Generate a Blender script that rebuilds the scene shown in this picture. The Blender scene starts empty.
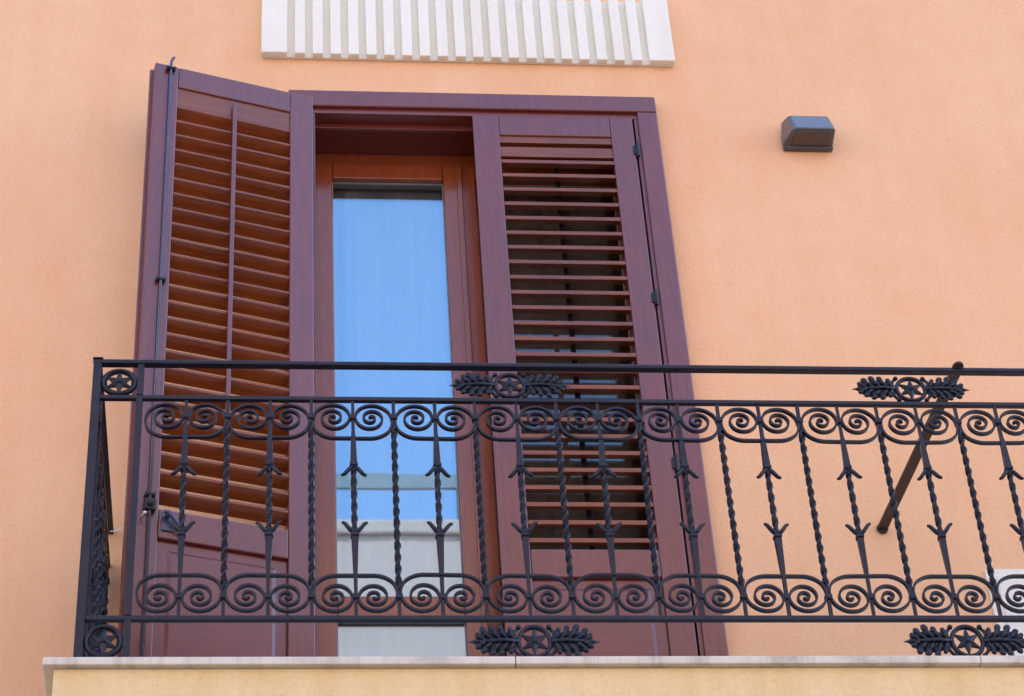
import bpy, bmesh, math, random
from mathutils import Vector, Matrix
random.seed(7)
R = math.radians
scene = bpy.context.scene
col = scene.collection

# ------------------------------------------------------------------ camera, sky, sun, exposure
cam_data = bpy.data.cameras.new("camera")
cam = bpy.data.objects.new("camera", cam_data)
col.objects.link(cam)
cam_data.sensor_width = 36.0
cam_data.lens = 87.30
cam_data.clip_start = 0.1
cam_data.clip_end = 600
right = Vector((0.99519738, -0.08077159, -0.05530039))
fwd = Vector((0.09732522, 0.75592471, 0.64738369))
up = right.cross(fwd)
cm = Matrix.Identity(4)
for i in range(3):
    cm[i][0], cm[i][1], cm[i][2] = right[i], up[i], -fwd[i]
cm.translation = Vector((0.48671, -6.18700, -3.54626))
cam.matrix_world = cm
scene.camera = cam

SUN_EL, SUN_AZ = 48.0, 48.0
world = bpy.data.worlds.new("World")
scene.world = world
world.use_nodes = True
wn = world.node_tree.nodes
sky = wn.new("ShaderNodeTexSky")
sky.sky_type = 'NISHITA'
sky.sun_disc = False
sky.sun_elevation = R(SUN_EL)
sky.sun_rotation = R(SUN_AZ)
sky.air_density = 1.0
sky.dust_density = 0.5
sky.ozone_density = 1.0
world.node_tree.links.new(sky.outputs[0], wn["Background"].inputs[0])
wn["Background"].inputs[1].default_value = 0.15

sun_data = bpy.data.lights.new("sun", 'SUN')
sun_data.energy = 2.2
sun_data.angle = R(0.5)
sun_data.color = (1.0, 0.93, 0.82)
sun = bpy.data.objects.new("sun", sun_data)
col.objects.link(sun)
sun.location = (0, 10, 20)
# light comes from behind this facade (it is in open shade)
sun.rotation_euler = Vector((math.sin(R(SUN_AZ)) * math.cos(R(SUN_EL)), math.cos(R(SUN_AZ)) * math.cos(R(SUN_EL)),
                             math.sin(R(SUN_EL)))).to_track_quat('Z', 'Y').to_euler()

vs = scene.view_settings
vs.view_transform = 'Standard'
vs.look = 'None'
vs.exposure = 2.24
vs.gamma = 1.0
vs.use_curve_mapping = False


# ------------------------------------------------------------------ materials
def new_mat(name):
    m = bpy.data.materials.new(name)
    m.use_nodes = True
    nt = m.node_tree
    return m, nt, nt.nodes, nt.links, nt.nodes["Principled BSDF"]


def noise(nt, scale, detail=4, rough=0.6, vec=None, stretch=None):
    n = nt.nodes.new("ShaderNodeTexNoise")
    n.inputs["Scale"].default_value = scale
    n.inputs["Detail"].default_value = detail
    n.inputs["Roughness"].default_value = rough
    tc = nt.nodes.new("ShaderNodeTexCoord")
    mp = nt.nodes.new("ShaderNodeMapping")
    if stretch:
        mp.inputs["Scale"].default_value = stretch
    nt.links.new(tc.outputs["Object"], mp.inputs[0])
    nt.links.new(mp.outputs[0], n.inputs["Vector"])
    return n


def ramp(nt, src, stops):
    r = nt.nodes.new("ShaderNodeValToRGB")
    e = r.color_ramp.elements
    e[0].position, e[0].color = stops[0][0], (*stops[0][1], 1)
    e[1].position, e[1].color = stops[-1][0], (*stops[-1][1], 1)
    for p, c in stops[1:-1]:
        x = e.new(p)
        x.color = (*c, 1)
    nt.links.new(src, r.inputs[0])
    return r


def mixc(nt, fac, a, b, mode='MIX'):
    m = nt.nodes.new("ShaderNodeMix")
    m.data_type = 'RGBA'
    m.blend_type = mode
    for sock, v in ((m.inputs[0], fac), (m.inputs[6], a), (m.inputs[7], b)):
        if hasattr(v, "is_linked") or hasattr(v, "links"):
            nt.links.new(v, sock)
        elif isinstance(v, (int, float)):
            sock.default_value = v
        else:
            sock.default_value = (*v, 1)
    return m.outputs[2]


def bump(nt, src, strength, dist, prev=None):
    b = nt.nodes.new("ShaderNodeBump")
    b.inputs["Strength"].default_value = strength
    b.inputs["Distance"].default_value = dist
    nt.links.new(src, b.inputs["Height"])
    if prev:
        nt.links.new(prev, b.inputs["Normal"])
    return b.outputs[0]


def plaster(name, base, dark, light, coarse=1.0, gritty=0.32, grainy=0.45, streaky=0.22):
    m, nt, N, L, P = new_mat(name)
    big = noise(nt, 0.9, 5, 0.55)
    mid = noise(nt, 7, 6, 0.65)
    fine = noise(nt, 75 * coarse, 3, 0.65)
    streak = noise(nt, 3.0, 4, 0.6, stretch=(3.0, 3.0, 0.35))
    c1 = ramp(nt, big.outputs[0], [(0.3, dark), (0.5, base), (0.72, light)])
    c2 = mixc(nt, 0.35, c1.outputs[0], ramp(nt, mid.outputs[0], [(0.3, dark), (0.7, light)]).outputs[0])
    c3 = mixc(nt, streaky, c2, ramp(nt, streak.outputs[0], [(0.35, dark), (0.65, light)]).outputs[0])
    grain = ramp(nt, fine.outputs[0], [(0.25, (0.80, 0.79, 0.78)), (0.55, (1, 1, 1)), (0.8, (1.0, 1.0, 1.0))])
    c4 = mixc(nt, grainy, c3, grain.outputs[0], 'MULTIPLY')
    pv = N.new("ShaderNodeTexVoronoi")
    pv.inputs["Scale"].default_value = 26
    ptc = N.new("ShaderNodeTexCoord")
    L.new(ptc.outputs["Object"], pv.inputs["Vector"])
    pits = ramp(nt, pv.outputs["Distance"], [(0.05, (0.72, 0.68, 0.64)), (0.11, (1, 1, 1))])
    c4 = mixc(nt, 0.4, c4, pits.outputs[0], 'MULTIPLY')
    L.new(c4, P.inputs["Base Color"])
    P.inputs["Roughness"].default_value = 0.9
    P.inputs["Specular IOR Level"].default_value = 0.25
    v = N.new("ShaderNodeTexVoronoi")
    v.inputs["Scale"].default_value = 190 * coarse
    tc = N.new("ShaderNodeTexCoord")
    L.new(tc.outputs["Object"], v.inputs["Vector"])
    b1 = bump(nt, fine.outputs[0], gritty, 0.004)
    b2 = bump(nt, v.outputs["Distance"], gritty * 0.5, 0.002, b1)
    b3 = bump(nt, mid.outputs[0], 0.25, 0.01, b2)
    L.new(b3, P.inputs["Normal"])
    return m


def wood(name, base, dark, light, axis='z', rough=0.5, coat=0.82):
    m, nt, N, L, P = new_mat(name)
    st = {'z': (9, 9, 0.55), 'x': (0.55, 9, 9)}[axis]
    g = noise(nt, 9, 6, 0.65, stretch=st)
    f = noise(nt, 45, 4, 0.7, stretch=st)
    b = noise(nt, 2.2, 3, 0.5)
    c1 = ramp(nt, g.outputs[0], [(0.32, dark), (0.5, base), (0.7, light)])
    c2 = mixc(nt, 0.35, c1.outputs[0], ramp(nt, f.outputs[0], [(0.35, dark), (0.65, light)]).outputs[0])
    c3 = mixc(nt, 0.3, c2, ramp(nt, b.outputs[0], [(0.35, dark), (0.65, light)]).outputs[0])
    L.new(c3, P.inputs["Base Color"])
    rr = ramp(nt, b.outputs[0], [(0.3, (rough - .07,) * 3), (0.7, (rough + .1,) * 3)])
    L.new(rr.outputs[0], P.inputs["Roughness"])
    P.inputs["Coat Weight"].default_value = coat
    P.inputs["Coat Roughness"].default_value = 0.16
    P.inputs["Coat IOR"].default_value = 1.70
    P.inputs["Specular IOR Level"].default_value = 0.3
    bb = bump(nt, f.outputs[0], 0.18, 0.0015)
    b2 = bump(nt, g.outputs[0], 0.15, 0.002, bb)
    L.new(b2, P.inputs["Normal"])
    L.new(b2, P.inputs["Coat Normal"])
    return m


def simple(name, c, rough=0.5, metal=0.0, spec=0.5, coat=0.0, bscale=None, bstr=0.3, vary=0.25):
    m, nt, N, L, P = new_mat(name)
    n = noise(nt, bscale or 30, 5, 0.65)
    lo = tuple(x * (1 - vary) for x in c)
    hi = tuple(min(1, x * (1 + vary)) for x in c)
    r = ramp(nt, n.outputs[0], [(0.3, lo), (0.7, hi)])
    L.new(r.outputs[0], P.inputs["Base Color"])
    P.inputs["Roughness"].default_value = rough
    P.inputs["Metallic"].default_value = metal
    P.inputs["Specular IOR Level"].default_value = spec
    P.inputs["Coat Weight"].default_value = coat
    L.new(bump(nt, n.outputs[0], bstr, 0.002), P.inputs["Normal"])
    return m


M = {}
M['peach'] = plaster("peach_plaster", (0.85, 0.528, 0.298), (0.79, 0.455, 0.240), (0.89, 0.590, 0.350))
M['yellow'] = plaster("yellow_plaster", (0.84, 0.68, 0.37), (0.76, 0.58, 0.28), (0.88, 0.75, 0.46), gritty=0.3, streaky=0.5)
M['white'] = plaster("white_plaster", (0.87, 0.88, 0.77), (0.78, 0.775, 0.65), (0.89, 0.90, 0.81), gritty=0.15, grainy=0.25, streaky=0.35)
M['opposite'] = plaster("pale_plaster", (0.52, 0.35, 0.31), (0.47, 0.32, 0.28), (0.57, 0.39, 0.34), gritty=0.3)
M['wood'] = wood("mahogany", (0.135, 0.018, 0.012), (0.085, 0.010, 0.008), (0.200, 0.032, 0.020), 'z')
M['wood_x'] = wood("mahogany_crosswise", (0.135, 0.018, 0.012), (0.085, 0.010, 0.008), (0.200, 0.032, 0.020), 'x')
M['slat'] = wood("mahogany_slat", (0.180, 0.043, 0.007), (0.085, 0.018, 0.004), (0.31, 0.078, 0.012), 'x', 0.45, 0.5)
M['sash'] = wood("sash_wood", (0.24, 0.048, 0.006), (0.15, 0.027, 0.005), (0.33, 0.075, 0.010), 'z')
M['iron'] = simple("painted_iron", (0.003, 0.008, 0.024), 0.36, 0.0, 0.34, 0.16, 55, 0.55, 0.45)
nt = M['iron'].node_tree
pp = nt.nodes["Principled BSDF"]
src = pp.inputs["Base Color"].links[0].from_socket
dn = noise(nt, 23, 6, 0.72)
msk = ramp(nt, dn.outputs[0], [(0.62, (0, 0, 0)), (0.78, (.7, .7, .7))])
nt.links.new(mixc(nt, msk.outputs[0], src, (0.016, 0.012, 0.013)), pp.inputs["Base Color"])
rm = ramp(nt, dn.outputs[0], [(0.4, (.30, .30, .30)), (0.7, (.62, .62, .62))])
nt.links.new(rm.outputs[0], pp.inputs["Roughness"])
M['black'] = simple("black_metal", (0.012, 0.013, 0.018), 0.4, 0.3, 0.5, 0, 60, 0.2)
M['rod'] = simple("grey_blue_steel", (0.08, 0.10, 0.16), 0.32, 0.5, 0.5, 0, 60, 0.2)
M['stay'] = simple("bounce_tinted_iron", (0.050, 0.030, 0.028), 0.5, 0.0, 0.4, 0, 60, 0.4, 0.35)  # warm bounce on the stay's underside put into its base colour
M['lamp'] = simple("lamp_casing", (0.045, 0.054, 0.070), 0.30, 0.0, 0.6, 0.5, 80, 0.1)
M['slate'] = simple("painted_board", (0.16, 0.19, 0.22), 0.7)
M['string'] = simple("white_string", (0.75, 0.74, 0.72), 0.8)
M['seal'] = simple("white_seal", (0.40, 0.40, 0.41), 0.6)
M['room'] = simple("room_plaster", (0.6, 0.56, 0.50), 0.9)
M['asphalt'] = simple("asphalt", (0.05, 0.05, 0.05), 0.9, bscale=60)
M['paving'] = simple("stone_paving", (0.18, 0.165, 0.15), 0.85, bscale=8)
M['roof'] = simple("terracotta", (0.32, 0.12, 0.06), 0.85)

m, nt, N, L, P = new_mat("lamp_lens")
P.inputs["Base Color"].default_value = (0.05, 0.032, 0.028, 1)
P.inputs["Roughness"].default_value = 0.18
P.inputs["Coat Weight"].default_value = 0.6
M['lens'] = m

m, nt, N, L, P = new_mat("curtain_cloth")
n = noise(nt, 6, 4, 0.6, stretch=(3, 1, 0.2))
L.new(ramp(nt, n.outputs[0], [(0.3, (0.68, 0.69, 0.69)), (0.7, (0.80, 0.80, 0.79))]).outputs[0], P.inputs["Base Color"])
P.inputs["Roughness"].default_value = 0.95
P.inputs["Specular IOR Level"].default_value = 0.1
M['curtain'] = m

# double glazing: see-through, strongly reflecting; sky's blue put into the gloss colour
m, nt, N, L, P = new_mat("sky_tinted_glass")
N.remove(P)
tr = N.new("ShaderNodeBsdfTransparent")
tr.inputs[0].default_value = (0.94, 0.95, 0.94, 1)
gl = N.new("ShaderNodeBsdfGlossy")
gl.inputs["Roughness"].default_value = 0.012
gl.inputs["Color"].default_value = (0.44, 0.68, 0.83, 1)
wv = noise(nt, 1.7, 2, 0.4)
L.new(bump(nt, wv.outputs[0], 0.05, 0.01), gl.inputs["Normal"])
mx = N.new("ShaderNodeMixShader")
mx.inputs[0].default_value = 0.39
L.new(tr.outputs[0], mx.inputs[1])
L.new(gl.outputs[0], mx.inputs[2])
L.new(mx.outputs[0], N["Material Output"].inputs[0])
M['glass'] = m
m2 = m.copy()  # right leaf's copy: less mirror, shade behind its slats put into the colour
m2.name = "dimmed_glass"
for nd in m2.node_tree.nodes:
    if nd.type == 'MIX_SHADER':
        nd.inputs[0].default_value = 0.12
    if nd.type == 'BSDF_TRANSPARENT':
        nd.inputs[0].default_value = (0.62, 0.58, 0.54, 1)
M['dimmed'] = m2

# weathered marble
m, nt, N, L, P = new_mat("marble")
n1 = noise(nt, 5, 8, 0.65)
n2 = noise(nt, 26, 6, 0.7)
c = ramp(nt, n1.outputs[0], [(0.3, (0.46, 0.43, 0.38)), (0.48, (0.71, 0.72, 0.64)), (0.7, (0.81, 0.82, 0.75))])
c2 = mixc(nt, 0.45, c.outputs[0], ramp(nt, n2.outputs[0], [(0.32, (0.36, 0.33, 0.32)), (0.5, (0.74, 0.75, 0.77))]).outputs[0], 'MULTIPLY')
c3 = mixc(nt, 0.5, c.outputs[0], c2)
dr = noise(nt, 9, 5, 0.7, stretch=(2.2, 1, 0.12))
c3 = mixc(nt, 0.6, c3, ramp(nt, dr.outputs[0], [(0.36, (0.70, 0.67, 0.60)), (0.50, (1, 1, 1))]).outputs[0], 'MULTIPLY')
L.new(c3, P.inputs["Base Color"])
P.inputs["Roughness"].default_value = 0.5
L.new(bump(nt, n2.outputs[0], 0.3, 0.002), P.inputs["Normal"])
M['marble'] = m


# ------------------------------------------------------------------ mesh helpers
class MB:
    def __init__(s):
        s.v, s.f = [], []

    def add(s, vs_, fs):
        o = len(s.v)
        s.v += [tuple(a) for a in vs_]
        s.f += [tuple(i + o for i in f) for f in fs]

    def box(s, x0, x1, y0, y1, z0, z1):
        s.add([(x0, y0, z0), (x1, y0, z0), (x1, y1, z0), (x0, y1, z0), (x0, y0, z1), (x1, y0, z1), (x1, y1, z1), (x0, y1, z1)],
              [(3, 2, 1, 0), (4, 5, 6, 7), (0, 1, 5, 4), (1, 2, 6, 5), (2, 3, 7, 6), (3, 0, 4, 7)])

    def rings(s, rings, closed=False):
        n = len(rings[0])
        vv = [p for r in rings for p in r]
        ff = []
        m = len(rings)
        for i in range(m - (0 if closed else 1)):
            for j in range(n):
                a, b = i * n + j, i * n + (j + 1) % n
                c, d = ((i + 1) % m) * n + (j + 1) % n, ((i + 1) % m) * n + j
                ff.append((a, b, c, d))
        if not closed:
            ff.append(tuple(range(n))[::-1])
            ff.append(tuple((m - 1) * n + j for j in range(n)))
        s.add(vv, ff)

    def tube(s, pts, rad, n=8, flat=1.0):
        pts = [Vector(p) for p in pts]
        if not hasattr(rad, '__len__'):
            rad = [rad] * len(pts)
        rg = []
        for i, p in enumerate(pts):
            a = pts[max(0, i - 1)]
            b = pts[min(len(pts) - 1, i + 1)]
            t = (b - a).normalized()
            ref = Vector((0, 1, 0)) if abs(t.y) < 0.9 else Vector((1, 0, 0))
            u = t.cross(ref).normalized()
            w = t.cross(u).normalized()
            rg.append([p + (u * math.cos(k * 2 * math.pi / n) + w * flat * math.sin(k * 2 * math.pi / n)) * rad[i] for k in range(n)])
        s.rings(rg)

    def ball(s, c, r, rot=0.0, seg=10, rg=6):
        """ellipsoid radii r=(rx,ry,rz), turned by rot about Y"""
        cr, sr = math.cos(rot), math.sin(rot)
        vv = []
        for i in range(1, rg):
            th = math.pi * i / rg
            for j in range(seg):
                ph = 2 * math.pi * j / seg
                x = r[0] * math.cos(th)
                y = r[1] * math.sin(th) * math.sin(ph)
                z = r[2] * math.sin(th) * math.cos(ph)
                vv.append((c[0] + x * cr + z * -sr, c[1] + y, c[2] + x * sr + z * cr))
        p0, p1 = len(vv), len(vv) + 1
        vv.append((c[0] + r[0] * cr, c[1], c[2] + r[0] * sr))
        vv.append((c[0] - r[0] * cr, c[1], c[2] - r[0] * sr))
        ff = []
        for i in range(rg - 2):
            for j in range(seg):
                ff.append((i * seg + j, (i + 1) * seg + j, (i + 1) * seg + (j + 1) % seg, i * seg + (j + 1) % seg))
        for j in range(seg):
            ff.append((p0, j, (j + 1) % seg))
            ff.append((p1, (rg - 2) * seg + (j + 1) % seg, (rg - 2) * seg + j))
        s.add(vv, ff)

    def build(s, name, mat, parent=None, bevel=0, smooth=False, loc=None):
        me = bpy.data.meshes.new(name)
        me.from_pydata(s.v, [], s.f)
        bm = bmesh.new()
        bm.from_mesh(me)
        bmesh.ops.recalc_face_normals(bm, faces=bm.faces)
        bm.to_mesh(me)
        bm.free()
        me.materials.append(mat)
        if smooth:
            me.polygons.foreach_set("use_smooth", [True] * len(me.polygons))
            me.update()
        o = bpy.data.objects.new(name, me)
        col.objects.link(o)
        if parent:
            o.parent = parent
        if loc:
            o.location = loc
        if bevel:
            b = o.modifiers.new("bevel", 'BEVEL')
            b.width = bevel
            b.segments = 2
            b.limit_method = 'ANGLE'
            b.angle_limit = R(40)
            b.harden_normals = False
        return o


def tag(o, label, cat, group=None, kind=None):
    if label:
        o["label"] = label
    if cat:
        o["category"] = cat
    if group:
        o["group"] = group
    if kind:
        o["kind"] = kind
    return o


def thing(name, label, cat, loc=(0, 0, 0), rz=0.0, group=None, kind=None):
    o = bpy.data.objects.new(name, None)
    o.empty_display_size = 0.1
    col.objects.link(o)
    o.location = loc
    o.rotation_euler = (0, 0, rz)
    return tag(o, label, cat, group, kind)


def copy_to(o, parent, loc=None):
    c = o.copy()
    col.objects.link(c)
    c.parent = parent
    if loc is not None:
        c.location = loc
    for ch in list(o.children):
        copy_to(ch, c)
    return c


# ------------------------------------------------------------------ ground
GZ = -5.2
b = MB()
b.add([(-150, -150, GZ), (150, -150, GZ), (150, 150, GZ), (-150, 150, GZ)], [(0, 1, 2, 3)])
tag(b.build("ground", M['paving']), None, None, kind='structure')
b = MB()
b.add([(-60, -7.6, GZ + .004), (60, -7.6, GZ + .004), (60, -1.5, GZ + .004), (-60, -1.5, GZ + .004)], [(0, 1, 2, 3)])
tag(b.build("road", M['asphalt']), None, None, kind='structure')
for y0, y1 in ((-1.5, -0.001), (-8.999, -7.6)):
    b = MB()
    b.box(-60, 60, y0, y1, GZ + .005, GZ + .13)
    tag(b.build("pavement", M['paving'], bevel=.01), None, None, kind='structure')

# ------------------------------------------------------------------ house this side of the street
OX0, OX1, OZ1 = 0.605, 1.820, 2.856          # wall opening
BX0, BX1, BY1, BZ1 = -7.0, 11.0, 9.0, 5.6
house = thing("house", "peach orange rendered house wall behind the balcony, with a fluted white panel above the door", "house", (0, 0, GZ))
Z = -GZ


def hz(z):
    return z - GZ


b = MB()
vt = [(BX0, 0, 0), (OX0, 0, 0), (OX1, 0, 0), (BX1, 0, 0),
      (BX0, 0, hz(0.0)), (OX0, 0, hz(0)), (OX1, 0, hz(0)), (BX1, 0, hz(0)),
      (BX0, 0, hz(OZ1)), (OX0, 0, hz(OZ1)), (OX1, 0, hz(OZ1)), (BX1, 0, hz(OZ1)),
      (BX0, 0, hz(BZ1)), (OX0, 0, hz(BZ1)), (OX1, 0, hz(BZ1)), (BX1, 0, hz(BZ1)),
      (OX0, .32, hz(0)), (OX1, .32, hz(0)), (OX0, .32, hz(OZ1)), (OX1, .32, hz(OZ1)),
      (BX0, BY1, 0), (BX1, BY1, 0), (BX0, BY1, hz(BZ1)), (BX1, BY1, hz(BZ1))]
fc = [(0, 1, 5, 4), (1, 2, 6, 5), (2, 3, 7, 6), (4, 5, 9, 8), (6, 7, 11, 10), (8, 9, 13, 12), (9, 10, 14, 13), (10, 11, 15, 14),
      (5, 16, 18, 9), (6, 10, 19, 17), (9, 18, 19, 10), (5, 6, 17, 16),
      (0, 4, 8, 12, 22, 20), (3, 21, 23, 15, 11, 7), (20, 22, 23, 21), (12, 13, 14, 15, 23, 22)]
b.add(vt, fc)
b.build("wall", M['peach'], house)
b = MB()   # room behind the door (closed box, opened to the reveal)
x0, x1, y0, y1, z0, z1 = -1.0, 3.6, .3215, 4.2, hz(0), hz(3.1)
b.add([(x0, y0, z0), (x1, y0, z0), (x1, y1, z0), (x0, y1, z0), (x0, y0, z1), (x1, y0, z1), (x1, y1, z1), (x0, y1, z1)],
      [(0, 1, 2, 3), (4, 7, 6, 5), (1, 5, 6, 2), (2, 6, 7, 3), (3, 7, 4, 0)])
b.add([(x0, y0, z0), (OX0, y0, z0), (OX0, y0, hz(OZ1)), (OX1, y0, hz(OZ1)), (OX1, y0, z0), (x1, y0, z0), (x1, y0, z1), (x0, y0, z1)],
      [(0, 1, 2, 7), (2, 3, 6, 7), (4, 5, 6, 3)])
b.build("room", M['room'], house)

# fluted white panel over the door
b = MB()
KX0, KX1, KZ0, KZ1 = 0.447, 1.958, 3.117, 3.460
b.box(KX0 + .002, KX1 - .002, -.012, -.0002, KZ0 + .001 - GZ, KZ1 - .001 - GZ)
b.box(KX0, KX0 + .093, -.036, -.0125, KZ0 - GZ, KZ1 - GZ)
b.box(KX1 - .093, KX1, -.036, -.0125, KZ0 - GZ, KZ1 - GZ)
n = 20
span = (KX1 - KX0 - .186)
pitch = span / (n + .42)
for i in range(n):
    xa = KX0 + .093 + pitch * (i + .42)
    b.box(xa, xa + pitch * .58, -.034, -.0125, KZ0 - GZ, KZ1 - GZ)
b.build("fluted_panel", M['white'], house, bevel=.003)
# white panel low on the wall at the right
b = MB()
b.box(2.713, 3.43, -.012, -.0003, hz(.005), hz(.857))
b.box(2.745, 3.40, -.018, -.0125, hz(.030), hz(.828))
b.build("white_panel", M['white'], house, bevel=.003)

# ------------------------------------------------------------------ balcony slab
slab = thing("balcony_slab", "yellow rendered balcony slab with a grey marble edge under the railing", "balcony", (0, 0, 0))
SX0, SX1 = -.076, 3.585
b = MB()
xs = [SX0, 1.128, 2.356, SX1]
for i in range(3):
    b.box(xs[i] + (.001 if i else 0), xs[i + 1] - (.001 if i < 2 else 0), -.824, .0 - .0005, -.024, 0)
b.build("marble_top", M['marble'], slab, bevel=.003)
b = MB()
b.box(SX0 + .028, SX1 - .028, -.806, -.0005, -.215, -.0245)
b.box(SX0 + .06, SX1 - .06, -.780, -.0005, -.26, -.2155)
b.build("edge_band", M['yellow'], slab, bevel=.004)

# ------------------------------------------------------------------ glazed door
door = thing("balcony_door", "tall glazed balcony door in dark mahogany frame, set back between the two louvred shutters", "door", (1.21, 0, 0))
DX = -1.21
b = MB()   # outer casing on the wall + jamb lining
cx0, cx1, cz1 = .545, 1.864, 2.926
b.box(DX + cx0, DX + .628, -.034, -.0005, 0.0005, cz1 - .0795)
b.box(DX + 1.792, DX + cx1, -.034, -.0005, 0.0005, cz1 - .0795)
b.box(DX + cx0, DX + cx1, -.0345, -.0005, cz1 - .079, cz1)
b.build("casing", M['wood'], door, bevel=.005)
b = MB()
b.box(DX + .6055, DX + .640, -.020, .25, 0.0005, 2.822)
b.box(DX + 1.780, DX + 1.8195, -.020, .25, 0.0005, 2.822)
b.box(DX + .6055, DX + 1.8195, -.0205, .2505, 2.8225, 2.8555)
b.box(DX + .6405, DX + 1.7795, .03, .045, 2.800, 2.822)
b.build("jamb", M['wood'], door, bevel=.002)
b = MB()   # head of the inner frame
b.box(DX + .6405, DX + 1.7795, .182, .249, 2.764, 2.8220)
b.build("head", M['sash'], door, bevel=.002)
b = MB()
b.box(DX + .6405, DX + 1.7795, .15, .249, .0005, .028)
b.build("threshold", M['marble'], door, bevel=.002)


def sash(x0, x1, sl, sr, gm='glass'):
    """glazed leaf x0..x1 with stile widths sl, sr"""
    r = bpy.data.objects.new("glazed_leaf", None)
    col.objects.link(r)
    r.parent = door
    r.location = (DX + x0, .17, 0)
    w = x1 - x0
    f = MB()
    f.box(0, sl, 0, .055, .03, 2.762)
    f.box(w - sr, w, 0, .055, .03, 2.762)
    for z0, z1 in ((2.690, 2.762), (.800, .880), (.03, .140)):
        f.box(sl + .0005, w - sr - .0005, .0008, .0542, z0, z1)
    f.build("sash_frame", M['sash'], r, bevel=.004)
    for z0, z1 in ((.880, 2.690), (.140, .800)):
        g = MB()
        g.box(sl + .001, w - sr - .001, .028, .033, z0 + .001, z1 - .001)
        g.build("glass_pane", M[gm], r)
        s = MB()   # pale glazing seal round the pane
        a0, a1, c0, c1, t = sl + .0008, w - sr - .0008, z0 + .0008, z1 - .0008, .0022
        s.box(a0, a0 + t, .023, .0275, c0, c1)
        s.box(a1 - t, a1, .023, .0275, c0, c1)
        s.box(a0 + t, a1 - t, .023, .0275, c1 - t, c1)
        s.box(a0 + t, a1 - t, .023, .0275, c0, c0 + t)
        s.build("glazing_seal", M['seal'], r)
    return r


la = sash(.6415, 1.1540, .0625, .053)
lb = sash(1.1560, 1.7785, .060, .060, 'dimmed')
s = MB()
s.box(.507, .527, -.010, -.0003, .035, 2.755)
s.build("cover_strip", M['sash'], la, bevel=.003)

# curtain behind the glass
b = MB()
cols, rows = 180, 14
vv = []
for j in range(rows + 1):
    z = 2.80 - 2.72 * j / rows
    for i in range(cols + 1):
        u = i / cols
        x = .66 + 1.10 * u
        y = .268 + .012 * math.sin(u * 46 + .5 * math.sin(z * 2)) + .012 * math.sin(u * 31 + z * .6) + .004 * math.sin(u * 140)
        vv.append((x, y, z))
o0 = len(vv)
vv += [(x, y + .0012, z) for x, y, z in vv]
ff = []
for j in range(rows):
    for i in range(cols):
        a = j * (cols + 1) + i
        ff.append((a, a + 1, a + cols + 2, a + cols + 1))
        ff.append((o0 + a, o0 + a + cols + 1, o0 + a + cols + 2, o0 + a + 1))
b.add(vv, ff)
cur = b.build("curtain", M['curtain'], None, smooth=True)
tag(cur, "plain white curtain hanging inside behind the door glass", "curtain")

# ------------------------------------------------------------------ louvred shutters
W, T = .565, .045


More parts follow.
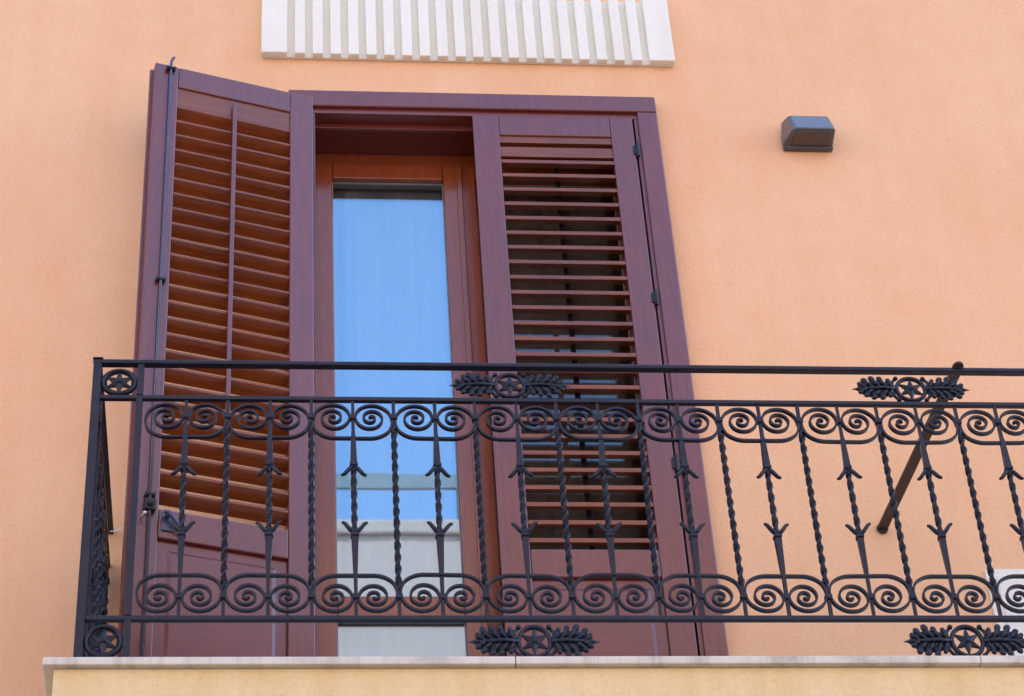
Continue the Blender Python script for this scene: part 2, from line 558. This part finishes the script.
def make_shutter(name, label, loc, rz, s, interior_hw, rise=.038, zoff=0.0, ns=24):
    """local x: hinge edge -> free edge, s: sign of local y on the OUTSIDE face"""
    root = thing(name, label, "shutter", loc, rz, "louvred shutters of the balcony door")
    h = T / 2
    a, c = .083, .482
    f = MB()
    f.box(0, a, -h, h, .05, 2.820)
    f.box(c, W, -h, h, .05, 2.820)
    for z0, z1 in ((2.722, 2.820), (.812, .917), (.05, .16)):
        f.box(a + .0004, c - .0004, -h + .0012, h - .0012, z0, z1)
    fr_ = f.build("frame", M['wood'], root, bevel=.004)
    # closing strip along the free edge, on the outside face
    f = MB()
    f.box(W - .006, W + .010, s * h - .010 if s > 0 else -h - .002, s * h + .002 if s > 0 else -h + .010, .052, 2.818)
    f.build("cover_strip", M['wood'], root, bevel=.002)
    # slats: outside edge low, inside edge high
    f = MB()
    th = .0095 if interior_hw else .0165
    k = 0
    for k in range(ns):
        z = .947 + zoff + k * .0684
        yo, yi = s * (h - .003), (-s * (h - .003) if interior_hw else -s * (h - .006))
        zo, zi = z, z + rise
        dy, dz = (yi - yo), (zi - zo)
        l = math.hypot(dy, dz)
        ny, nz = -dz / l * th / 2, dy / l * th / 2
        e = .0003
        jit = random.uniform(-.0012, .0012)
        pr = []
        for xx in (a + e, c - e):
            sg_ = 1 if dy > 0 else -1
            hv = th / 2 * l / abs(dy)
            e_ = .0016
            sl = dz / abs(dy) * e_
            pr.append([(xx, yo + sg_ * e_, zo + hv + sl + jit), (xx, yi - sg_ * e_, zi + hv - sl + jit), (xx, yi, zi + hv - .0035 + jit), (xx, yi, zi - hv + .001 + jit),
                       (xx, yi - sg_ * e_, zi - hv - sl + jit), (xx, yo + sg_ * e_, zo - hv + sl + jit), (xx, yo, zo - hv + .001 + jit), (xx, yo, zo + hv - .001 + jit)])
        f.rings(pr)
    if interior_hw:
        f.box(a + .0003, c - .0003, .004, .015, 2.638, 2.7218)
    else:
        f.box(a + .0003, c - .0003, .006, .0150, 2.622, 2.664)
        f.box(a + .0003, c - .0003, -.006, .006, 2.655, 2.678)
        f.box(a + .0003, c - .0003, -.006, .0150, 2.690, 2.7218)
    f.build("louvre_slats", M['slat'], root)
    # tilt rod on the inside
    f = MB()
    m_ = (a + c) / 2
    yi = -s * (h + .001)
    f.box(m_ - (.0075 if interior_hw else .009), m_ + (.0075 if interior_hw else .009), min(yi, yi - s * .010), max(yi, yi - s * .010), .945, 2.690)
    f.build("tilt_rod", M['wood'] if interior_hw else M['black'], root, bevel=.002)  # right leaf's rod coloured black to stand for shade behind its slats
    # lower raised panel
    f = MB()
    f.box(a + .0003, c - .0003, -.008, .008, .1605, .8115)
    q = .034
    for sd in (-1, 1):
        y0, y1 = sd * .0081, sd * .0130
        o1 = [(a + q, y0, .16 + q), (c - q, y0, .16 + q), (c - q, y0, .812 - q), (a + q, y0, .812 - q)]
        q2 = q + .012
        o2 = [(a + q2, y1, .16 + q2), (c - q2, y1, .16 + q2), (c - q2, y1, .812 - q2), (a + q2, y1, .812 - q2)]
        f.rings([o1, o2])
    f.build("lower_panel", M['wood_x'], root, bevel=.0015)
    # hinges
    for z in (.42, 1.25, 1.955, 2.655):
        g = MB()
        yh = s * (h + .004)
        g.tube([(-.006, yh, z - .028), (-.006, yh, z + .028)], .006, 10)
        g.box(-.003, .010, min(yh, yh - s * .004), max(yh, yh - s * .004), z - .020, z + .020)
        g.ball((-.006, yh, z + .030), (.0065, .0065, .005))
        g.ball((-.006, yh, z - .030), (.0065, .0065, .005))
        g.build("hinge", M['black'], root)
    if interior_hw:
        yb = -s * (h + .009)
        g = MB()
        xr = .512
        g.tube([(xr, yb, .07), (xr, yb, 2.818), (xr - .001, yb - s * .001, 2.832), (xr - .005, yb, 2.846), (xr - .010, yb, 2.853)], .0050, 8)
        rod = g.build("bolt_rod", M['rod'], root, smooth=True)
        for z in (2.795, 1.815, .955, .30):
            g = MB()
            g.box(xr - .016, xr + .016, min(-s * (h + .0003), -s * (h + .016)), max(-s * (h + .0003), -s * (h + .016)), z - .004, z + .004)
            g.tube([(xr - .012, -s * (h + .012), z - .010), (xr - .012, -s * (h + .012), z + .010)], .003, 6)
            g.tube([(xr + .012, -s * (h + .012), z - .010), (xr + .012, -s * (h + .012), z + .010)], .003, 6)
            g.build("rod_guide", M['black'], rod, bevel=.001)
        g = MB()   # lock box on the rod
        g.box(xr - .017, xr + .017, min(-s * (h + .0004), -s * (h + .020)), max(-s * (h + .0004), -s * (h + .020)), .895, .935)
        g.ball((xr, -s * (h + .022), .915), (.010, .008, .010))
        g.build("lock_box", M['black'], root, bevel=.002)
        g = MB()   # swivel handle
        yy = -s * (h + .014)
        g.box(.440, .472, min(-s * (h - .001), -s * (h + .004)), max(-s * (h - .001), -s * (h + .004)), .838, .905)
        g.tube([(.458, -s * h, .885), (.458, -s * (h + .022), .885)], .008, 10)
        g.tube([(.470, yy - s * .008, .892), (.455, yy - s * .010, .888), (.440, yy - s * .010, .868), (.425, yy - s * .010, .850), (.405, yy - s * .008, .848)],
               [.006, .008, .007, .006, .004], 8)
        g.build("handle", M['rod'], root, smooth=False)
    return root


make_shutter("shutter", "left louvred shutter swung wide open, showing its inner side with a long bolt rod", (.625, -.078, 0), R(-164.5), -1, True, .023, .019, 25)
make_shutter("shutter", "right louvred shutter closed flat in the door frame, daylight gaps between its slats", (1.7725, -.0065, 0), R(180), 1, False, .011, .006, 25)

# ------------------------------------------------------------------ wrought iron railing
DEP, PX, XB = .8012, .11488, .2597
rail = thing("balcony_railing", "dark wrought iron railing with scrolls, twisted bars and leaf ornaments round the balcony", "railing", (0, -DEP, 0))
XE = 3.5066      # right end (corner post centre)
XL = .0097
SP = .109        # pitch on the side returns


def seg_loft(b, lst, cx=0.0, cy=0.0):
    rg = []
    for z, hx, hy, an in lst:
        ca, sa = math.cos(an), math.sin(an)
        rg.append([(cx + x * ca - y * sa, cy + x * sa + y * ca, z) for x, y in ((-hx, -hy), (hx, -hy), (hx, hy), (-hx, hy))])
    b.rings(rg)


def twist_list(z0, z1, turns, hx, hy, base=.0045, steps=None, ph=0.0):
    steps = steps or int(abs(turns) * 14)
    o = []
    for i in range(steps + 1):
        t = i / steps
        k = min(1, t / .06, (1 - t) / .06)
        o.append((z0 + (z1 - z0) * t, base + (hx - base) * k, base + (hy - base) * k, ph + turns * 2 * math.pi * t))
    return o


Z2, Z1 = .861, .138


def plain_bar_mesh(turns=7.5):
    b = MB()
    l = [(Z2 + .001, .0045, .0045, 0), (.812, .0045, .0045, 0)]
    l += twist_list(.785, .215, -turns, .0088, .0036)
    l += [(.188, .0045, .0045, -turns * 2 * math.pi), (Z1 - .001, .0045, .0045, -turns * 2 * math.pi)]
    seg_loft(b, l)
    return b


def ornate_bar_mesh():
    b = MB()
    l = [(Z2 + .001, .0042, .0042, 0), (.790, .0045, .0045, 0), (.745, .0050, .0050, 0), (.738, .0062, .0062, 0), (.650, .0090, .0082, 0), (.632, .0086, .008, 0)]
    l += twist_list(.620, .415, -2.5, .0084, .0040, .006)
    l += [(.400, .0086, .0080, -5 * math.pi), (.385, .0090, .0082, -5 * math.pi), (.290, .0064, .0064, -5 * math.pi), (.262, .0050, .005, -5 * math.pi),
          (Z1 - .001, .0045, .0045, -5 * math.pi)]
    seg_loft(b, l)
    return b


def collar_mesh(w, h):
    b = MB()
    b.box(-w, w, -w, w, -h, h)
    b.box(-w * .86, w * .86, -w * .86, w * .86, h + .0002, h + .003)
    b.box(-w * .86, w * .86, -w * .86, w * .86, -h - .003, -h - .0002)
    return b


def spur_mesh(sg, up_):
    b = MB()
    pts = [(.003, -.001), (.011, .005), (.020, .017), (.0265, .026), (.0310, .0285)]
    b.tube([(sg * x, -.003 - .1 * x, up_ * z) for x, z in pts], [.0055, .0060, .0058, .0052, .0040], 8, flat=1.25)
    b.ball((sg * .0312, -.0062, up_ * .0285), (.0046, .0055, .0044), 0, 8, 5)
    return b


def make_baluster(ornate, parent, loc, rz=0):
    o = (ornate_bar_mesh() if ornate else plain_bar_mesh()).build("baluster", M['iron'], parent, loc=loc)
    for z in (.803, .199):
        collar_mesh(.0095 if not ornate else .0085, .0065).build("collar", M['iron'], o, loc=(0, 0, z), bevel=.0015)
    if ornate:
        for z in (.636, .399):
            collar_mesh(.0112, .0045).build("collar", M['iron'], o, loc=(0, 0, z), bevel=.0015)
        for sg in (-1, 1):
            spur_mesh(sg, -1).build("leaf_spur", M['iron'], o, loc=(0, 0, .627), smooth=True)
            spur_mesh(sg, 1).build("leaf_spur", M['iron'], o, loc=(0, 0, .408), smooth=True)
    return o


def scroll_path(px, upper=True, half=1):
    """half C-scroll from the middle of the back to the eye, in (x, z), eye towards -x for half=1"""
    k = px / PX
    cx, cz = -.053 * k, .0
    # angle (deg, measured from +x anticlockwise), radius; winding clockwise from the bottom
    kn = [(270, .070), (225, .067), (180, .0560), (135, .0500), (90, .0475), (45, .0470), (0, .0450), (-45, .0405), (-90, .0370), (-135, .0345), (-180, .0320),
          (-225, .0290), (-270, .0262), (-315, .0235), (-360, .0208), (-405, .0180), (-450, .0155), (-495, .0132), (-540, .0110), (-585, .0085), (-630, .006), (-680, .0035)]
    pts = [(0.0, -.070), (cx * .5, -.0702)]
    for i in range(len(kn) - 1):
        (a0, r0), (a1, r1) = kn[i], kn[i + 1]
        n = 5 if i < 12 else 4
        for j in range(n):
            t = j / n
            a = R(a0 + (a1 - a0) * t)
            r = r0 + (r1 - r0) * t
            pts.append((cx + r * math.cos(a) * (k if r > .045 else 1), cz + r * math.sin(a) * (.93 if math.sin(a) > 0 else 1)))
    sg = 1 if upper else -1
    return [(half * x, sg * z) for x, z in pts]


def strip(b, pts, t, d):
    n = len(pts)
    rg = []
    for i in range(n):
        a = pts[max(0, i - 1)]
        c = pts[min(n - 1, i + 1)]
        dx, dz = c[0] - a[0], c[1] - a[1]
        l = math.hypot(dx, dz) or 1e-9
        nx, nz = -dz / l, dx / l
        tt = t / 2
        f = i / (n - 1)
        if f > .93:
            tt = t / 2 * (1 + (f - .93) * 7)
        x, z = pts[i]
        rg.append([(x + nx * tt, -d / 2, z + nz * tt), (x - nx * tt, -d / 2, z - nz * tt), (x - nx * tt, d / 2, z - nz * tt), (x + nx * tt, d / 2, z + nz * tt)])
    b.rings(rg)


def scroll_mesh(px, upper):
    b = MB()
    p = scroll_path(px, upper, 1)
    q = [(x * (1 - .03 * min(1, i / 40)), z * (1 - .025 * min(1, i / 40))) for i, (x, z) in enumerate(scroll_path(px, upper, -1))]
    full = p[::-1] + q[1:]
    # eye ends are thickened on both sides
    n = len(full)
    rg = []
    t, d = .0062, .0125
    for i in range(n):
        a = full[max(0, i - 1)]
        c = full[min(n - 1, i + 1)]
        dx, dz = c[0] - a[0], c[1] - a[1]
        l = math.hypot(dx, dz) or 1e-9
        nx, nz = -dz / l, dx / l
        e = min(i, n - 1 - i) / (n - 1)
        tt = t / 2 * (1 + max(0, .03 - e) * 12)
        x, z = full[i]
        rg.append([(x + nx * tt, -d / 2, z + nz * tt), (x - nx * tt, -d / 2, z - nz * tt), (x - nx * tt, d / 2, z - nz * tt), (x + nx * tt, d / 2, z + nz * tt)])
    b.rings(rg)
    for e in (full[0], full[-1]):
        b.ball((e[0], 0, e[1]), (.0052, .0075, .0052), 0, 8, 6)
    return b


def ring_mesh(r, tube_r):
    b = MB()
    rg = []
    n = 36
    for i in range(n):
        a = 2 * math.pi * i / n
        rg.append([((r + tube_r * math.cos(k * math.pi / 4)) * math.cos(a), tube_r * 1.3 * math.sin(k * math.pi / 4),
                    (r + tube_r * math.cos(k * math.pi / 4)) * math.sin(a)) for k in range(8)])
    b.rings(rg, closed=True)
    return b


def star_mesh(r, pts=6):
    b = MB()
    n = pts * 2
    y = .0035
    ring = []
    for i in range(n):
        a = math.pi / 2 + math.pi * i / pts
        rr = r if i % 2 == 0 else r * .42
        ring.append((rr * math.cos(a), rr * math.sin(a)))
    vv = [(x, -y, z) for x, z in ring] + [(x, y, z) for x, z in ring] + [(0, -.011, 0), (0, .011, 0)]
    ff = []
    for i in range(n):
        j = (i + 1) % n
        ff += [(i, j, n + j, n + i), (i, 2 * n, j), (n + i, n + j, 2 * n + 1)]
    b.add(vv, ff)
    b.ball((0, -.008, 0), (r * .22, .008, r * .22), 0, 10, 6)
    return b


def leaf_mesh(sg):
    """cast acanthus leaf pointing to +x*sg, starts at the ring"""
    b = MB()
    # core plate
    out = [(.044, .010), (.058, .018), (.078, .027), (.100, .029), (.122, .026), (.140, .018), (.153, .007)]
    prof = [(x, z) for x, z in out] + [(x, -z) for x, z in out[::-1]]
    b.rings([[(sg * x, y, z) for x, z in prof] for y in (-.0045, .0045)])
    b.tube([(sg * .043, -.005, 0), (sg * .08, -.008, .001), (sg * .12, -.007, -.001), (sg * .152, -.003, 0), (sg * .172, 0, 0)], [.006, .006, .005, .0055, .0010], 8)
    b.ball((sg * .153, -.001, 0), (.009, .006, .007), 0, 8, 6)
    for sd in (-1, 1):
        for x0, ln, an, wd in ((.055, .025, 70, .0088), (.071, .032, 60, .0108), (.090, .035, 52, .0114), (.111, .032, 44, .0108), (.130, .021, 35, .0092)):
            a = R(an + random.uniform(-4, 4))
            ln *= random.uniform(.93, 1.07)
            wd *= random.uniform(.92, 1.1)
            ca, sa = math.cos(a), math.sin(a)
            # stalk of the lobe and its rounded tip
            b.tube([(sg * (x0 - .004), -.004, 0), (sg * (x0 + ca * ln * .5), -.008, sd * sa * ln * .62), (sg * (x0 + ca * ln), -.006, sd * sa * ln * 1.25)],
                   [.0035, .0052, .0050], 7)
            tip = (sg * (x0 + ca * ln * .98), -.0055, sd * sa * ln * 1.22)
            b.ball(tip, (wd, .0065, wd * .82), (a if sg * sd > 0 else -a), 9, 6)
            b.ball((sg * (x0 + ca * ln * .62 + .007), -.003, sd * (sa * ln * .78)), (wd * .8, .005, wd * .62), (a if sg * sd > 0 else -a), 8, 5)
    return b


def volute_mesh():
    b = ring_mesh(.0415, .0062)
    for sx in (-1, 1):
        for sz in (-1, 1):
            b.ball((sx * .040, -.002, sz * .0400), (.0075, .008, .0065), 0, 9, 6)
            b.tube([(sx * .040, 0, sz * .040), (sx * .052, -.002, sz * .026), (sx * .051, -.002, sz * .010), (sx * .060, 0, 0)], [.0045, .005, .0045, .003], 7)
            b.ball((sx * .0565, -.002, sz * .022), (.006, .006, .006), 0, 8, 5)
    return b


def make_ornament(x, z, sc):
    o = volute_mesh().build("leaf_ornament", M['iron'], rail, smooth=True, loc=(x, 0, z))
    o.scale = (1, 1, sc)
    star_mesh(.039).build("star", M['iron'], o)
    leaf_mesh(-1).build("acanthus_leaf", M['iron'], o, smooth=True)
    leaf_mesh(1).build("acanthus_leaf", M['iron'], o, smooth=True)
    return o


def make_rosette(loc, rz=0.0, sc=1.0):
    o = ring_mesh(.0445, .0070).build("rosette", M['iron'], rail, smooth=True, loc=loc)
    o.rotation_euler = (0, 0, rz)
    o.scale = (1, 1, sc)
    star_mesh(.042).build("star", M['iron'], o)
    ring_mesh(.0355, .0022).build("inner_ring", M['iron'], o, smooth=True)
    return o


# straight members, front
NB = 27
b = MB()
b.box(XL - .012, XE + .012, -.0115, .0115, .9865, 1.0010)
b.build("handrail", M['iron'], rail, bevel=.003)
for z0, z1 in ((.8615, .8750), (.1230, .1375)):
    b = MB()
    b.box(XL + .0110, XE - .0110, -.0075, .0075, z0, z1)
    b.build("cross_rail", M['iron'], rail, bevel=.0018)
for x in (XL, XE):
    b = MB()
    b.box(x - .0115, x + .0115, -.0115, .0115, .0005, .9862)
    b.build("corner_post", M['iron'], rail, bevel=.002)
    b = MB()
    b.box(x - .0145, x + .0145, -.0145, .0145, 1.0013, 1.0060)
    b.build("post_cap", M['iron'], rail, bevel=.002)
for x in (XL + .1205, XE - .1205):
    for z0, z1 in ((.0005, .1228), (.1377, .8613), (.8752, .9862)):
        b = MB()
        b.box(x - .009, x + .009, -.009, .009, z0, z1)
        b.build("post", M['iron'], rail, bevel=.0015)
pro = {0: make_baluster(True, rail, (XB, 0, 0)), 1: make_baluster(False, rail, (XB + PX, 0, 0))}
for i in range(2, NB):
    c = copy_to(pro[i % 2], rail, (XB + i * PX + random.uniform(-.0012, .0012), random.uniform(-.0008, .0008), 0))
    c.rotation_euler = (random.uniform(-.0015, .0015), random.uniform(-.0022, .0022), random.uniform(-.14, .14))
us = scroll_mesh(PX, True).build("scroll", M['iron'], rail, loc=(XB, 0, .8015), bevel=0)
ls = scroll_mesh(PX, False).build("scroll", M['iron'], rail, loc=(XB, 0, .1985), bevel=0)
for i in range(2, NB, 2):
    for src, z in ((us, .8015), (ls, .1985)):
        c = copy_to(src, rail, (XB + i * PX, random.uniform(-.001, .001), z + random.uniform(-.0008, .0008)))
        c.rotation_euler = (random.uniform(-.03, .03), random.uniform(-.012, .012), random.uniform(-.02, .02))
for x in (1.166, 2.325):
    make_ornament(x, .9235, .98)
for x in (1.183, 2.337):
    make_ornament(x, .0575, 1.12)
for x in (XL + .062, XE - .062):
    make_rosette((x, 0, .9235), 0, .93)
    make_rosette((x, 0, .0600), 0, 1.02)
# side returns back to the wall
for x in (XL, XE):
    b = MB()
    b.box(x - .0115, x + .0115, .0120, DEP - .0005, .9865, 1.0010)
    b.build("handrail", M['iron'], rail, bevel=.003)
    for z0, z1 in ((.8615, .8750), (.1230, .1375)):
        b = MB()
        b.box(x - .0075, x + .0075, .0120, DEP - .0005, z0, z1)
        b.build("cross_rail", M['iron'], rail, bevel=.0018)
    for z0, z1 in ((.0005, .1228), (.1377, .8613), (.8752, .9862)):
        b = MB()
        b.box(x - .009, x + .009, .1205 - .009, .1205 + .009, z0, z1)
        b.build("post", M['iron'], rail, bevel=.0015)
    for k in range(6):
        c = copy_to(pro[k % 2], rail, (x, .1295 + SP * (k + 1), 0))
        c.rotation_euler = (0, 0, R(90))
    for k in range(0, 6, 2):
        for src, z in ((us, .8015), (ls, .1985)):
            c = copy_to(src, rail, (x, .1295 + SP * (k + 1), z))
            c.rotation_euler = (0, 0, R(90))
            c.scale = (SP / PX, 1, 1)
    make_rosette((x, .062, .9235), R(90), .93)
    make_rosette((x, .062, .0600), R(90), 1.02)
# stay bar from the handrail to the wall
b = MB()
p0, p1 = Vector((2.476, -.014, .992)), Vector((2.413, DEP - .006, 1.006))
d = (p1 - p0).normalized()
sd = Vector((d.y, -d.x, 0))
upv = Vector((0, 0, 1))
rg = []
for p in (p0, p1):
    q = p + upv * .010
    rg.append([q + sd * .0165 - upv * .004, q - sd * .0165 - upv * .004, q - sd * .0165 + upv * .006, q + sd * .0165 + upv * .006])
b.rings(rg)
b.tube([p0 + upv * .0095, p0 + upv * .018], .015, 14)
b.tube([p1 - d * .003 + upv * .010, p1 + d * .0055 + upv * .010], .019, 14)
b.build("wall_stay", M['stay'], rail, bevel=.0015)

# ------------------------------------------------------------------ wall lamp
lamp = thing("wall_lamp", "small dark wedge-shaped wall lamp on the peach wall, right of the door", "lamp", (2.399, 0, 2.697))
b = MB()
b.box(-.084, .087, -.024, -.0005, -.007, .060)
b.build("back_plate", M['lamp'], lamp, bevel=.006)
b = MB()
bk = [(-.092, -.0145, -.002), (.088, -.0165, .000), (.084, -.0145, .112), (-.082, -.0145, .112)]
md = [(-.082, -.040, .002), (.086, -.040, .002), (.080, -.040, .113), (-.070, -.040, .113)]
ft = [(-.058, -.098, .006), (.084, -.098, .006), (.076, -.064, .104), (-.062, -.064, .104)]
b.rings([bk, md, ft])
hs = b.build("housing", M['lamp'], lamp, bevel=.010)
hs.modifiers[0].segments = 4
b = MB()
b.rings([[(-.060, -.030, -.004), (.070, -.030, -.004), (.070, -.086, .002), (-.052, -.086, .002)],
         [(-.060, -.030, .004), (.070, -.030, .004), (.070, -.086, .010), (-.052, -.086, .010)]])
b.build("lens", M['lens'], lamp, bevel=.003)

for x in (-.040, .062):
    b = MB()
    b.tube([(x, -.092, .001), (x, -.092, -.0015)], .004, 8)
    b.build("screw", M['rod'], lamp)
lamp.scale = (1.06, 1.08, 1.08)

# ------------------------------------------------------------------ string tying the shutter to the railing
pa, pb = Vector((.012, -.020, .985)), Vector((.128, -.268, .872))
pts = []
for i in range(13):
    t = i / 12
    p = pa.lerp(pb, t)
    p.z -= .012 * math.sin(math.pi * t) + .004 * math.sin(9 * t)
    pts.append(p)
b = MB()
b.tube(pts, [.0016 if t < 7 else .0024 for t in range(13)], 6)
b.ball(tuple(pb), (.006, .005, .005))
st = b.build("string", M['string'])
tag(st, "thin white string tied from the left shutter bolt to the railing corner", "string")

# ------------------------------------------------------------------ house across the street (lit by the sun, mirrored in the glass)
opp = thing("house", "pale house across the street behind the viewer, mirrored in the door glass", "house", (2, -9, GZ))
b = MB()
b.box(-14, 14, -8, 0, 0, hz(7.86))
b.build("wall", M['opposite'], opp)
b = MB()
b.box(-14.04, 14.04, -8.04, .04, hz(7.861), hz(8.0))
b.build("cornice", M['opposite'], opp, bevel=.02)
b = MB()
b.box(-14, 14, -.06, -.03, hz(8.36), hz(8.50))
for i in range(15):
    b.tube([(-14 + 2 * i, -.05, hz(8.0)), (-14 + 2 * i, -.05, hz(8.355))], .02, 8)
b.build("roof_rail", M['slate'], opp)
for fl in range(3):
    for i in range(7):
        x = -11.4 + i * 3.6
        zb = .9 + fl * 3.6
        b = MB()
        b.box(x, x + 1.1, .001, .05, zb, zb + 1.9)
        w_ = b.build("window", M['sash'], opp, bevel=.01)
        b = MB()
        b.box(x + .1, x + 1.0, .051, .058, zb + .1, zb + 1.8)
        b.build("pane", M['glass'], w_)
